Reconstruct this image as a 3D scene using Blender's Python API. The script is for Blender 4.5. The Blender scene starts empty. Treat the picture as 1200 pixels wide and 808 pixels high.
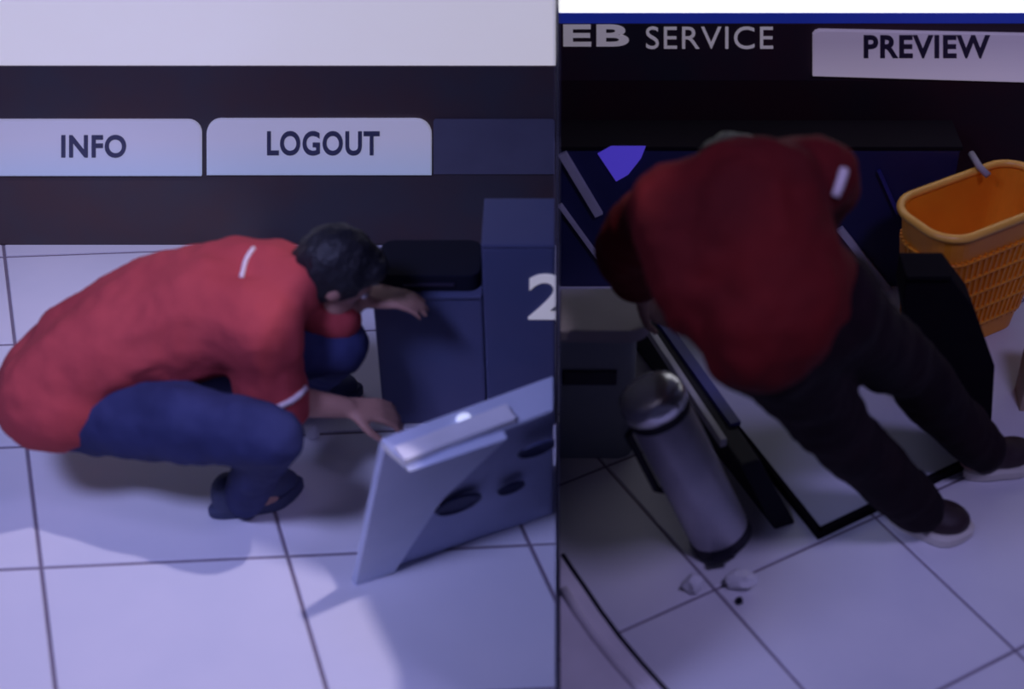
import bpy, bmesh, math, random
from mathutils import Vector as Vec, Matrix, noise

random.seed(4)
S = bpy.context.scene
COL = S.collection

# ------------------------------------------------------------------ camera
F, CAMH, DEPR = 1800.0, 2.5, math.radians(38)
CX, CY = 653.0, 404.0
co, si = math.cos(DEPR), math.sin(DEPR)
cd = bpy.data.cameras.new('camera')
cam = bpy.data.objects.new('camera', cd); COL.objects.link(cam)
cam.location = (0, 0, CAMH)
cam.rotation_euler = (math.pi / 2 - DEPR, 0, 0)
cd.sensor_fit = 'HORIZONTAL'; cd.sensor_width = 36
cd.lens = F / 1200 * 36
cd.shift_x = -(CX - 600) / 1200
cd.dof.use_dof = True
cd.dof.focus_distance = 4.45
cd.dof.aperture_fstop = 1.5
S.camera = cam

# ------------------------------------------------------------------ world, lights, exposure
S.view_settings.view_transform = 'Standard'
S.view_settings.look = 'None'
S.view_settings.exposure = 0.0
S.view_settings.gamma = 1.0
w = bpy.data.worlds.new('World'); S.world = w; w.use_nodes = True
w.node_tree.nodes['Background'].inputs[0].default_value = (0.36, 0.36, 0.95, 1)
w.node_tree.nodes['Background'].inputs[1].default_value = 0.05


def spot(name, loc, aim, power, color, radius, angle, blend=0.5):
    l = bpy.data.lights.new(name, 'SPOT'); l.energy = power; l.color = color
    l.shadow_soft_size = radius; l.spot_size = math.radians(angle); l.spot_blend = blend
    o = bpy.data.objects.new(name, l); COL.objects.link(o); o.location = loc
    o.rotation_euler = (Vec(aim) - Vec(loc)).to_track_quat('-Z', 'Y').to_euler()
    return o


def area(name, loc, aim, power, color, sx, sy, spread=180):
    l = bpy.data.lights.new(name, 'AREA'); l.energy = power; l.color = color
    l.shape = 'RECTANGLE'; l.size = sx; l.size_y = sy; l.spread = math.radians(spread)
    o = bpy.data.objects.new(name, l); COL.objects.link(o); o.location = loc
    o.rotation_euler = (Vec(aim) - Vec(loc)).to_track_quat('-Z', 'Y').to_euler()
    return o


# left bay: key spotlight above the right bay, violet ceiling panel at the front
spot('key_lamp', (0.7, 2.2, 3.0), (-1.2, 2.62, 0), 138, (0.90, 0.79, 0.97), 0.04, 37, 0.15)
area('left_ceiling_lamp', (-1.5, 0.9, 3.2), (-1.0, 2.9, 0.2), 18, (0.43, 0.45, 1.0), 0.7, 0.5, 90)
# right bay: one dim ceiling panel near the camera side
area('right_ceiling_lamp', (1.25, 1.1, 3.2), (0.8, 2.4, 0), 9.5, (0.50, 0.45, 1.0), 0.5, 0.4, 105)


# ------------------------------------------------------------------ pixel ray helpers (give real positions on planes)
def U(px, py, z=0.0):
    a = (px - CX) / F; b = -(py - CY) / F
    d = (a, co + b * si, -si + b * co); t = (z - CAMH) / d[2]
    return Vec((d[0] * t, d[1] * t, z))


def V(px, py, Y):
    a = (px - CX) / F; b = -(py - CY) / F
    d = (a, co + b * si, -si + b * co); t = Y / d[1]
    return Vec((d[0] * t, Y, CAMH + d[2] * t))


# ------------------------------------------------------------------ materials
def mat(name, col, rough=0.6, metal=0.0, col2=None, scale=6.0, bump=0.0, emit=None, es=0.0, bscale=None, spec=0.5, sheen=0):
    m = bpy.data.materials.new(name); m.use_nodes = True
    nt = m.node_tree; b = nt.nodes['Principled BSDF']
    b.inputs['Roughness'].default_value = rough
    b.inputs['Metallic'].default_value = metal
    b.inputs['Specular IOR Level'].default_value = spec
    tc = nt.nodes.new('ShaderNodeTexCoord')
    n = nt.nodes.new('ShaderNodeTexNoise'); n.inputs['Scale'].default_value = scale
    n.inputs['Detail'].default_value = 4
    nt.links.new(tc.outputs['Object'], n.inputs['Vector'])
    r = nt.nodes.new('ShaderNodeValToRGB')
    c2 = col2 or tuple(c * 0.86 for c in col)
    r.color_ramp.elements[0].color = (*c2, 1); r.color_ramp.elements[0].position = 0.35
    r.color_ramp.elements[1].color = (*col, 1); r.color_ramp.elements[1].position = 0.65
    nt.links.new(n.outputs['Fac'], r.inputs['Fac'])
    nt.links.new(r.outputs['Color'], b.inputs['Base Color'])
    if bump:
        n2 = nt.nodes.new('ShaderNodeTexNoise'); n2.inputs['Scale'].default_value = bscale or scale * 6
        nt.links.new(tc.outputs['Object'], n2.inputs['Vector'])
        bp = nt.nodes.new('ShaderNodeBump'); bp.inputs['Strength'].default_value = bump
        bp.inputs['Distance'].default_value = 0.01
        nt.links.new(n2.outputs['Fac'], bp.inputs['Height'])
        nt.links.new(bp.outputs['Normal'], b.inputs['Normal'])
    if emit:
        b.inputs['Emission Color'].default_value = (*emit, 1)
        b.inputs['Emission Strength'].default_value = es
    return m


M = dict(
    tile_l=mat('glazed_floor_tile', (0.82, 0.80, 0.84), 0.6, col2=(0.74, 0.74, 0.80), scale=2.2, bump=0.03, spec=0.15),
    tile_r=mat('matt_floor_tile', (0.78, 0.76, 0.80), 0.5, col2=(0.68, 0.68, 0.74), scale=2.5, bump=0.03),
    grout=mat('dark_grout', (0.24, 0.20, 0.25), 0.9),
    wall=mat('wall_paint', (0.5, 0.5, 0.55), 0.8),
    partition=mat('partition_grey', (0.035, 0.035, 0.07), 0.7, spec=0.2),
    board=mat('dark_signboard', (0.058, 0.054, 0.066), 0.5, col2=(0.078, 0.047, 0.050), scale=3.4, spec=0.3),
    board_r=mat('dark_signboard_right', (0.03, 0.026, 0.034), 0.55, col2=(0.055, 0.02, 0.03), scale=3, spec=0.25),
    dark_wall=mat('near_black_wall', (0.022, 0.013, 0.018), 0.7, col2=(0.035, 0.009, 0.014), scale=3.2, spec=0.2),
    blank=mat('slate_blue_plate', (0.13, 0.13, 0.19), 0.5),
    white_l=mat('white_page_glow', (0.6, 0.6, 0.65), 0.5, col2=(0.58, 0.57, 0.62), emit=(0.50, 0.475, 0.53), es=0.80),  # white of a screen page, glow added to reach its brightness
    white_r=mat('bright_page_glow', (0.9, 0.9, 0.9), 0.5, emit=(1, 1, 1), es=1.15),  # right-hand page strip, bright through added glow
    blue_strip=mat('blue_page_glow', (0.02, 0.04, 0.3), 0.4, emit=(0.004, 0.010, 0.12), es=1.0),  # blue page line with a little glow added
    ink=mat('charcoal_ink', (0.07, 0.075, 0.14), 0.6),
    ink_r=mat('plum_ink', (0.035, 0.025, 0.06), 0.6),
    pale_print=mat('pale_grey_glow_print', (0.75, 0.72, 0.72), 0.5, emit=(0.20, 0.18, 0.20), es=0.7),  # letters carry added glow on top of their pale colour
    numeral=mat('white_glow_paint', (0.9, 0.88, 0.88), 0.5, emit=(0.42, 0.40, 0.42), es=0.5),  # numeral paint brightened by added glow
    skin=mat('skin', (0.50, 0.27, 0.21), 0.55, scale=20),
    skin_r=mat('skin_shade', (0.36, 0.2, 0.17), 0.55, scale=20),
    hair=mat('black_hair', (0.010, 0.010, 0.016), 0.55, bump=0.6, bscale=90),
    shirt=mat('red_cotton', (0.46, 0.066, 0.074), 0.85, col2=(0.38, 0.05, 0.06), scale=5, bump=0.25, bscale=28, spec=0.2),
    jacket=mat('dark_red_cotton', (0.145, 0.007, 0.007), 0.85, col2=(0.085, 0.005, 0.006), scale=4, bump=0.25, bscale=28, spec=0.2),
    trim=mat('white_piping', (0.80, 0.68, 0.70), 0.7),
    navy=mat('navy_trousers', (0.035, 0.042, 0.13), 0.85, col2=(0.022, 0.027, 0.09), scale=7, bump=0.2, bscale=35, spec=0.2),
    maroonblack=mat('dark_trousers', (0.014, 0.005, 0.008), 0.9, col2=(0.008, 0.003, 0.006), scale=6, bump=0.2, bscale=35, spec=0.15),
    shoe=mat('dark_shoe', (0.03, 0.012, 0.016), 0.6),
    shoe_l=mat('slate_shoe', (0.05, 0.06, 0.13), 0.7),
    sole=mat('white_sole', (0.75, 0.70, 0.62), 0.6),
    eye=mat('eye_white', (0.8, 0.8, 0.8), 0.2), iris=mat('dark_iris', (0.02, 0.012, 0.01), 0.2),
    lip=mat('lips', (0.4, 0.15, 0.14), 0.5),
    cabinet=mat('slate_navy_metal', (0.115, 0.115, 0.21), 0.6, col2=(0.085, 0.10, 0.20), scale=3, spec=0.3),
    black=mat('black_plastic', (0.008, 0.009, 0.02), 0.8, spec=0.15),
    fascia=mat('grey_blue_fascia', (0.70, 0.75, 0.92), 0.5, col2=(0.60, 0.66, 0.84), scale=4),
    fascia_d=mat('slate_fascia', (0.42, 0.46, 0.68), 0.55, col2=(0.35, 0.39, 0.60), scale=5),
    ledge=mat('pale_ledge', (0.92, 0.92, 0.97), 0.4),
    hole=mat('dark_hole', (0.05, 0.06, 0.14), 0.7),
    highlight=mat('painted_highlight', (0.8, 0.85, 1), 0.3, emit=(0.62, 0.66, 0.95), es=0.8),
    paper=mat('white_paper', (0.86, 0.85, 0.88), 0.8),
    machine=mat('navy_machine_panel', (0.020, 0.022, 0.105), 0.45, col2=(0.012, 0.014, 0.075), scale=3),
    machine_top=mat('black_machine_top', (0.010, 0.007, 0.010), 0.85, spec=0.1),
    rail=mat('brushed_rail', (0.62, 0.60, 0.68), 0.5, metal=0.0, scale=14),
    violet=mat('violet_panel', (0.12, 0.08, 0.75), 0.4, emit=(0.05, 0.032, 0.36), es=0.8),
    blue=mat('deep_blue_strip', (0.04, 0.04, 0.24), 0.5),
    plate=mat('steel_grey_plate', (0.50, 0.50, 0.60), 0.55, col2=(0.44, 0.45, 0.56), scale=4),
    edge=mat('black_edging', (0.009, 0.007, 0.011), 0.85, spec=0.05),
    steel=mat('brushed_steel', (0.50, 0.48, 0.55), 0.42, metal=0.35, col2=(0.40, 0.39, 0.46), scale=9),
    chrome=mat('chrome_lid', (0.80, 0.80, 0.84), 0.22, metal=0.7),
    bindark=mat('bin_dark_side', (0.016, 0.014, 0.026), 0.6, spec=0.25),
    counter=mat('grey_laminate', (0.30, 0.32, 0.35), 0.6, col2=(0.23, 0.26, 0.31), scale=4),
    counter_rim=mat('warm_grey_rim', (0.36, 0.32, 0.36), 0.6),
    slot=mat('dark_slot', (0.02, 0.015, 0.04), 0.6),
    mat_pale=mat('pale_mat', (0.84, 0.78, 0.82), 0.7),
    yellow=mat('yellow_plastic', (0.95, 0.36, 0.02), 0.4, col2=(0.85, 0.27, 0.015), scale=4),
    yellow_rim=mat('amber_plastic', (1.0, 0.50, 0.08), 0.35),
    beige=mat('beige_kraft', (0.45, 0.32, 0.22), 0.8, bump=0.3),
)


def tab_mat(name, top, bot, z0, z1, es):
    """a printed tab face: flat print that runs from one tone to another"""
    m = bpy.data.materials.new(name); m.use_nodes = True
    nt = m.node_tree; b = nt.nodes['Principled BSDF']
    tc = nt.nodes.new('ShaderNodeTexCoord'); sp = nt.nodes.new('ShaderNodeSeparateXYZ')
    nt.links.new(tc.outputs['Object'], sp.inputs[0])
    mr = nt.nodes.new('ShaderNodeMapRange'); mr.inputs[1].default_value = z0; mr.inputs[2].default_value = z1
    nt.links.new(sp.outputs['Z'], mr.inputs[0])
    r = nt.nodes.new('ShaderNodeValToRGB')
    r.color_ramp.elements[0].color = (*bot, 1); r.color_ramp.elements[1].color = (*top, 1)
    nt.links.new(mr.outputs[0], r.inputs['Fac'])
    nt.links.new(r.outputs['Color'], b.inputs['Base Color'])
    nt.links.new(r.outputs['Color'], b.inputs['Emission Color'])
    b.inputs['Emission Strength'].default_value = es  # added glow keeps the printed face evenly bright
    b.inputs['Roughness'].default_value = 0.5
    return m


# ------------------------------------------------------------------ object helpers
ORG = {}


def thing(name, label, cat, loc, group=None):
    o = bpy.data.objects.new(name, None); COL.objects.link(o)
    o.location = loc; o.empty_display_size = 0.1
    ORG[o.name] = Vec(loc)
    o['label'] = label; o['category'] = cat
    if group: o['group'] = group
    return o


def obj(name, bm, m, parent=None, origin=None, label=None, smooth=False):
    """link a bmesh (in world coordinates) as ONE object, relative to its parent's / own origin"""
    me = bpy.data.meshes.new(name)
    if parent is not None: off = ORG[parent.name]
    elif origin is not None: off = Vec(origin)
    else: off = Vec((0, 0, 0))
    bmesh.ops.translate(bm, verts=bm.verts, vec=-off)
    bmesh.ops.recalc_face_normals(bm, faces=bm.faces)
    bm.to_mesh(me); bm.free()
    ms = m if isinstance(m, (list, tuple)) else [m]
    for x in ms: me.materials.append(x)
    if smooth:
        for p in me.polygons: p.use_smooth = True
    o = bpy.data.objects.new(name, me); COL.objects.link(o)
    if parent is not None: o.parent = parent
    else: o.location = off
    ORG[o.name] = off
    if label: o['label'] = label
    return o


def tag(o, label, cat, group=None):
    o['label'] = label; o['category'] = cat
    if group: o['group'] = group
    return o


def struct(name, bm, m, parent=None):
    o = obj(name, bm, m, parent)
    o['kind'] = 'structure'
    return o


def prism(bm, bot, top, bevel=0.0):
    b = [bm.verts.new(p) for p in bot]; t = [bm.verts.new(p) for p in top]
    n = len(b)
    fs = [bm.faces.new(b[::-1]), bm.faces.new(t)]
    for i in range(n):
        fs.append(bm.faces.new((b[i], b[(i + 1) % n], t[(i + 1) % n], t[i])))
    if bevel:
        es = set(e for f in fs for e in f.edges)
        bmesh.ops.bevel(bm, geom=list(es), offset=bevel, segments=2, affect='EDGES', profile=0.6)
    return bm


def slab(poly, z0, z1, bevel=0.0, bm=None):
    bm = bm or bmesh.new()
    return prism(bm, [Vec((p[0], p[1], z0)) for p in poly], [Vec((p[0], p[1], z1)) for p in poly], bevel)


def box(x0, x1, y0, y1, z0, z1, bevel=0.0, bm=None):
    return slab([(x0, y0), (x1, y0), (x1, y1), (x0, y1)], z0, z1, bevel, bm)


def beam(p, q, wid, hgt, up=Vec((0, 0, 1)), bevel=0.0, bm=None):
    """rectangular bar from p to q"""
    bm = bm or bmesh.new()
    p, q = Vec(p), Vec(q); d = (q - p).normalized()
    s = d.cross(up).normalized() * wid / 2; u = s.cross(d).normalized() * hgt / 2
    c = [s + u, -s + u, -s - u, s - u]
    return prism(bm, [p + k for k in c], [q + k for k in c], bevel)


def tube(pts, rad, seg=10, bm=None, closed=False):
    bm = bm or bmesh.new()
    pts = [Vec(p) for p in pts]; n = len(pts)
    rads = rad if isinstance(rad, (list, tuple)) else [rad] * n
    rings = []
    ref = None
    for i, p in enumerate(pts):
        a = pts[(i - 1) % n] if (closed or i > 0) else p
        b = pts[(i + 1) % n] if (closed or i < n - 1) else p
        d = (b - a).normalized()
        if ref is None: ref = d.orthogonal().normalized()
        ref = (ref - d * ref.dot(d)).normalized()
        s = d.cross(ref)
        rings.append([bm.verts.new(p + (ref * math.cos(t) + s * math.sin(t)) * rads[i])
                      for t in [2 * math.pi * k / seg for k in range(seg)]])
    rng = n if closed else n - 1
    for i in range(rng):
        A, B = rings[i], rings[(i + 1) % n]
        for k in range(seg):
            bm.faces.new((A[k], A[(k + 1) % seg], B[(k + 1) % seg], B[k]))
    if not closed:
        bm.faces.new(rings[0][::-1]); bm.faces.new(rings[-1])
    return bm


def loft(rings, bm=None, cap=True):
    bm = bm or bmesh.new()
    R = [[bm.verts.new(p) for p in r] for r in rings]; n = len(R[0])
    for A, B in zip(R, R[1:]):
        for k in range(n):
            bm.faces.new((A[k], A[(k + 1) % n], B[(k + 1) % n], B[k]))
    if cap:
        bm.faces.new(R[0][::-1]); bm.faces.new(R[-1])
    return bm


def clip(poly, nx, ny, c):
    """keep nx*x+ny*y <= c"""
    out = []
    for i in range(len(poly)):
        p, q = poly[i], poly[(i + 1) % len(poly)]
        dp = nx * p[0] + ny * p[1] - c; dq = nx * q[0] + ny * q[1] - c
        if dp <= 0: out.append(p)
        if dp * dq < 0:
            t = dp / (dp - dq)
            out.append((p[0] + (q[0] - p[0]) * t, p[1] + (q[1] - p[1]) * t))
    return out


def cut(bm, co_, no_):
    """cut away everything on the +normal side and close the hole"""
    geom = bm.verts[:] + bm.edges[:] + bm.faces[:]
    r = bmesh.ops.bisect_plane(bm, geom=geom, plane_co=co_, plane_no=no_, clear_outer=True)
    es = [g for g in r['geom_cut'] if isinstance(g, bmesh.types.BMEdge)]
    if es: bmesh.ops.contextual_create(bm, geom=es)
    return bm


# ---- organic shapes: tapered capsules + ellipsoids merged into one skin
def capsule(bm, p, rp, q, rq, sub=2):
    t = bmesh.new()
    bmesh.ops.create_icosphere(t, subdivisions=sub, radius=1)
    vs = [v.co.copy() for v in t.verts]; t.free()
    new = [bm.verts.new(Vec(p) + v * rp) for v in vs] + [bm.verts.new(Vec(q) + v * rq) for v in vs]
    r = bmesh.ops.convex_hull(bm, input=new)
    dead = [g for g in r['geom_interior'] if isinstance(g, bmesh.types.BMVert)]
    if dead: bmesh.ops.delete(bm, geom=dead, context='VERTS')


def ellipsoid(bm, c, ax, ay, az, sub=3):
    """ax, ay, az: semi-axis vectors"""
    t = bmesh.new(); bmesh.ops.create_icosphere(t, subdivisions=sub, radius=1)
    mp = {}
    for v in t.verts: mp[v] = bm.verts.new(Vec(c) + Vec(ax) * v.co.x + Vec(ay) * v.co.y + Vec(az) * v.co.z)
    for f in t.faces: bm.faces.new([mp[v] for v in f.verts])
    t.free()


def blend(bm, voxel, smooth=6, wrinkle=0.0, wscale=9.0, planes=()):
    """voxel-remesh the overlapping shapes to a single continuous surface and return it as bmesh"""
    me = bpy.data.meshes.new('tmp'); bm.to_mesh(me); bm.free()
    o = bpy.data.objects.new('tmp', me); COL.objects.link(o)
    r = o.modifiers.new('r', 'REMESH'); r.mode = 'VOXEL'; r.voxel_size = voxel; r.adaptivity = 0
    s = o.modifiers.new('s', 'SMOOTH'); s.factor = 0.5; s.iterations = smooth
    dg = bpy.context.evaluated_depsgraph_get()
    ev = o.evaluated_get(dg); m2 = bpy.data.meshes.new_from_object(ev)
    out = bmesh.new(); out.from_mesh(m2)
    bpy.data.objects.remove(o); bpy.data.meshes.remove(me); bpy.data.meshes.remove(m2)
    out.normal_update()
    if wrinkle:
        for v in out.verts:
            p = v.co
            k = noise.noise(Vec((p.x * wscale, p.y * wscale * 1.3, p.z * wscale * 0.8)))
            k2 = noise.noise(Vec((p.x * wscale * 2.4 + 7, p.y * wscale * 2.4, p.z * wscale * 2.0)))
            v.co = p + v.normal * (k * wrinkle + (abs(k2) - 0.25) * wrinkle * 0.7)
    for pc, pn in planes: cut(out, pc, pn)
    return out


def lettering(name, text, rect, Y, m, parent, depth=0.003, bold=0.0, label=None, cutx=None):
    """raised mesh letters filling the rectangle rect = (left, bottom, right, top) of a plane facing the camera side"""
    cu = bpy.data.curves.new('t', 'FONT'); cu.body = text; cu.extrude = 0.01; cu.offset = bold
    cu.resolution_u = 6; cu.space_character = 1.08
    o = bpy.data.objects.new('t', cu); COL.objects.link(o)
    dg = bpy.context.evaluated_depsgraph_get()
    me = bpy.data.meshes.new_from_object(o.evaluated_get(dg))
    bm = bmesh.new(); bm.from_mesh(me)
    bpy.data.objects.remove(o); bpy.data.curves.remove(cu); bpy.data.meshes.remove(me)
    xs = [v.co.x for v in bm.verts]; ys = [v.co.y for v in bm.verts]
    x0, x1, y0, y1 = min(xs), max(xs), min(ys), max(ys)
    l, b, r_, t_ = rect
    c00, c10, c01, c11 = V(l, b, Y), V(r_, b, Y), V(l, t_, Y), V(r_, t_, Y)
    for v in bm.verts:
        u = (v.co.x - x0) / (x1 - x0); t = (v.co.y - y0) / (y1 - y0)
        d = 0.0 if v.co.z < 0 else 1.0
        p = c00.lerp(c10, u).lerp(c01.lerp(c11, u), t)
        v.co = Vec((p.x, Y - depth * d, p.z))
    if cutx is not None: cut(bm, Vec((cutx, 0, 0)), Vec((1, 0, 0)))
    return obj(name, bm, m, parent, label=label)


# ================================================================== SETTING
YW = U(653, 287).y          # face of the back wall
XL, XR = -2.3, 2.3
Y0 = 1.55
floor = struct('floor', box(XL, XR, Y0, YW + 0.1, -0.06, -0.004), M['grout'])


def tile_piece(poly, m, gap=0.0035, name='tile'):
    c = Vec((sum(p[0] for p in poly) / len(poly), sum(p[1] for p in poly) / len(poly)))
    bm = bmesh.new()
    zj = random.uniform(-0.0006, 0.0)
    lo = [Vec((p[0], p[1], -0.02)) for p in poly]
    hi = [Vec((p[0], p[1], zj - 0.0025)) for p in poly]
    top = [Vec((p[0] + (c.x - p[0]) * 0.012, p[1] + (c.y - p[1]) * 0.012, zj)) for p in poly]
    loft([lo, hi, top], bm)
    return obj(name, bm, m, floor)


def tiling(o, u, v, gap, region, m):
    """tiles on the lattice o + i*u + j*v, clipped to the rectangle region"""
    x0, x1, y0, y1 = region
    uu, vv = Vec(u), Vec(v)
    for i in range(-14, 15):
        for j in range(-14, 15):
            base = Vec(o) + uu * i + vv * j
            g1, g2 = uu.normalized() * gap, vv.normalized() * gap
            poly = [base + g1 + g2, base + uu - g1 + g2, base + uu + vv - g1 - g2, base + vv + g1 - g2]
            poly = [(p.x, p.y) for p in poly]
            for nx, ny, c in ((-1, 0, -x0), (1, 0, x1), (0, -1, -y0), (0, 1, y1)):
                poly = clip(poly, nx, ny, c)
                if len(poly) < 3: break
            if len(poly) < 3: continue
            ar = 0.5 * abs(sum(poly[k][0] * poly[(k + 1) % len(poly)][1] - poly[(k + 1) % len(poly)][0] * poly[k][1] for k in range(len(poly))))
            if ar < 0.0015: continue
            tile_piece(poly, m)


A1, B1 = U(48, 665), U(337, 651.5)
lu = (B1 - A1).xy
lv = Vec((-0.142, 0.405))
tiling(A1.xy, lu, lv, 0.0045, (XL, -0.003, Y0, YW), M['tile_l'])
R2 = U(1190, 762)
ra = math.radians(-60)
ru = Vec((math.cos(ra), math.sin(ra))) * 0.46
rv = Vec((-math.sin(ra), math.cos(ra))) * 0.45
tiling(R2.xy, ru, rv, 0.0035, (0.003, XR, Y0, YW), M['tile_r'])

HW = 1.0
struct('wall_back', box(XL, XR, YW + 0.034, YW + 0.12, 0, HW), M['wall'])
prof = [(1.9, 0.0), (1.9, 0.9), (2.13, 0.96), (2.286, 1.16), (2.35, 1.65), (YW + 0.03, 1.65), (YW + 0.03, 0.0)]   # added partition, its stepped top shaped to cast the floor shadow
struct('added_divider', prism(bmesh.new(), [Vec((-0.0012, y, z)) for y, z in prof], [Vec((0.0012, y, z)) for y, z in prof]), M['partition'])


def zrow(y, Y=None): return V(653, y, Y or YW).z


def xcol(x, y, Y=None): return V(x, y, Y or YW).x


# ---- left header on the back wall: white strip with added glow, dark board, tabs
zb, zt = zrow(287), zrow(78)
o = obj('header_board', box(XL, -0.004, YW, YW + 0.03, zb, zt, 0.002), M['board'], origin=(-1.15, YW, zb))
tag(o, 'long dark signboard on the left wall under the white glowing strip', 'signboard')
o = obj('page_strip', box(XL, -0.004, YW + 0.004, YW + 0.03, zt, HW, 0.002), M['white_l'], origin=(-1.15, YW, zt))
tag(o, 'wide off-white screen-page strip with added glow above the left dark signboard', 'page strip')


def tab_outline(x0, x1, y0, y1, rl, rr, Y):
    """pixel rectangle with rounded upper corners -> wall polygon"""
    pts = [(x0, y1), (x1, y1)]
    for k in range(7):
        a = k / 6 * math.pi / 2; pts.append((x1 - rr + rr * math.cos(a), y0 + rr - rr * math.sin(a)))
    for k in range(7):
        a = k / 6 * math.pi / 2; pts.append((x0 + rl - rl * math.sin(a), y0 + rl - rl * math.cos(a)))
    return [V(px, py, Y) for px, py in pts]


def tab(label, outline, m, text, tc0, tc1, inkm, bold=0.0):
    c = Vec(outline[0]); t = thing('tab_sign', label, 'sign', (c.x, YW - 0.01, c.z))
    bm = bmesh.new()
    back = [Vec((p.x, YW - 0.001, p.z)) for p in outline]
    mid = [Vec((p.x, YW - 0.011, p.z)) for p in outline]
    cc = sum(outline, Vec()) / len(outline)
    front = [Vec((p.x + (cc.x - p.x) * 0.012, YW - 0.014, p.z + (cc.z - p.z) * 0.04)) for p in outline]
    loft([back, mid, front], bm)
    obj('face', bm, m, t)
    if text:
        Y = YW - 0.0142
        lettering('lettering', text, (*tc0, *tc1), Y, inkm, t, bold=bold)
    return t


for nm, x0, x1, y0, y1, rl, rr, text, a, b in (
        ('pale blue tab sign reading INFO on the left dark board', -60, 237, 139, 204, 12, 16, 'INFO', (72, 184.5), (148, 158)),
        ('pale blue tab sign reading LOGOUT on the left dark board', 243, 506, 138, 203, 16, 18, 'LOGOUT', (313, 182), (445, 153.5))):
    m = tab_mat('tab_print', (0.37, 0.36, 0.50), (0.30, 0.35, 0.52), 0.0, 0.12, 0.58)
    t = tab(nm, tab_outline(x0, x1, y0, y1, rl, rr, YW), m, text, a, b, M['ink'], bold=0.026)
bm = bmesh.new(); pl = tab_outline(508, 650, 139, 203, 3, 3, YW)
prism(bm, [Vec((p.x, YW - 0.001, p.z)) for p in pl], [Vec((p.x, YW - 0.006, p.z)) for p in pl])
tag(obj('blank_plate', bm, M['blank'], origin=(pl[0].x, YW, pl[0].z)), 'blank slate blue plate right of the LOGOUT tab', 'plate')

# ---- right header
z28, z16, z92, z175 = zrow(28), zrow(16), zrow(95), zrow(175)
struct('wall_right_lower', box(0.004, XR, YW, YW + 0.03, 0, z92), M['dark_wall'])
hb = obj('header_board', box(0.004, XR, YW, YW + 0.03, z92, z28, 0.002), M['board_r'], origin=(1.1, YW, z92))
tag(hb, 'dark signboard with pale SERVICE lettering on the right wall', 'signboard')
o = obj('page_line', box(0.004, XR, YW + 0.002, YW + 0.03, z28, z16, 0.001), M['blue_strip'], origin=(1.1, YW, z28))
tag(o, 'thin dark blue page line with added glow above the SERVICE signboard', 'page line')
o = obj('page_strip', box(0.004, XR, YW + 0.004, YW + 0.03, z16, HW, 0.002), M['white_r'], origin=(1.1, YW, z16))
tag(o, 'bright white screen-page strip with added glow along the top right', 'page strip')
Y = YW - 0.0005
lettering('lettering', 'EB', (660, 54, 737, 28.6), Y, M['pale_print'], hb, bold=0.03, label='bold pale letters EB')
lettering('lettering', 'SERVICE', (757, 57, 906, 31), Y, M['pale_print'], hb, bold=-0.002, label='thin pale letters SERVICE')
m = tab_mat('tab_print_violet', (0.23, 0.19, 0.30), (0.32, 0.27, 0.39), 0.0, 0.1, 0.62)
ol = [V(px, py, YW) for px, py in [(952, 87), (1290, 97), (1290, 42), (1200, 38), (960, 33), (955, 34.5), (952, 38)]]
tab('pale violet tab sign reading PREVIEW on the right dark board', ol, m, 'PREVIEW', (1012, 68), (1160, 41), M['ink_r'], bold=0.03)

# ================================================================== LEFT BAY OBJECTS
# ---- low dark cabinet against the divider, with a taller end that carries a white numeral
YC = U(600, 497).y
zc1 = zrow(345, YC); zc2 = zrow(286, YC)
xc0, xc1 = xcol(436, 345, YC), xcol(566, 345, YC)
t = thing('metal_cabinet', 'low slate navy cabinet behind the crouching person carrying the black unit', 'cabinet', ((xc0 + xc1) / 2, YC + 0.1, 0))
obj('body', box(xc0, xc1 - 0.002, YC, YC + 0.19, 0.0, zc1 - 0.012, 0.006), M['cabinet'], t)
obj('top', box(xc0 - 0.006, xc1 - 0.002, YC - 0.006, YC + 0.193, zc1 - 0.012, zc1, 0.004), M['cabinet'], t)
t = thing('side_cabinet', 'taller slate navy cabinet end marked with a white 2 beside the divider', 'cabinet', (xc1 / 2, YC + 0.1, 0))
obj('body', box(xc1, -0.006, YC - 0.002, YC + 0.19, 0.0, zc2 - 0.01, 0.006), M['cabinet'], t)
obj('top', box(xc1, -0.006, YC - 0.004, YC + 0.192, zc2 - 0.01, zc2, 0.003), M['cabinet'], t)
lettering('numeral', '2', (619, 374, 668, 321), YC - 0.0025, M['numeral'], t, bold=0.02, label='white numeral 2 cut off by the divider', cutx=-0.004)
# ---- black rounded unit lying on the cabinet
x0, x1 = xcol(440, 318, YC), xcol(565, 318, YC) - 0.006
t = thing('printer_unit', 'black round-cornered unit on the low navy cabinet behind the crouching person', 'device', ((x0 + x1) / 2, YC + 0.1, zc1))
pts = []
for cx_, cy_, a0 in ((x1 - 0.03, YC + 0.02 + 0.02, -90), (x1 - 0.03, YC + 0.13, 0), (x0 + 0.03, YC + 0.13, 90), (x0 + 0.03, YC + 0.04, 180)):
    for k in range(5):
        a = math.radians(a0 + k * 22.5); pts.append((cx_ + 0.03 * math.cos(a), cy_ + 0.03 * math.sin(a)))
obj('housing', slab(pts, zc1, zc1 + 0.045, 0.004), M['black'], t, smooth=False)
obj('paper_slot', box(x0 + 0.06, x1 - 0.06, YC + 0.005, YC + 0.02, zc1 + 0.018, zc1 + 0.026), M['slot'], t)

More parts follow.
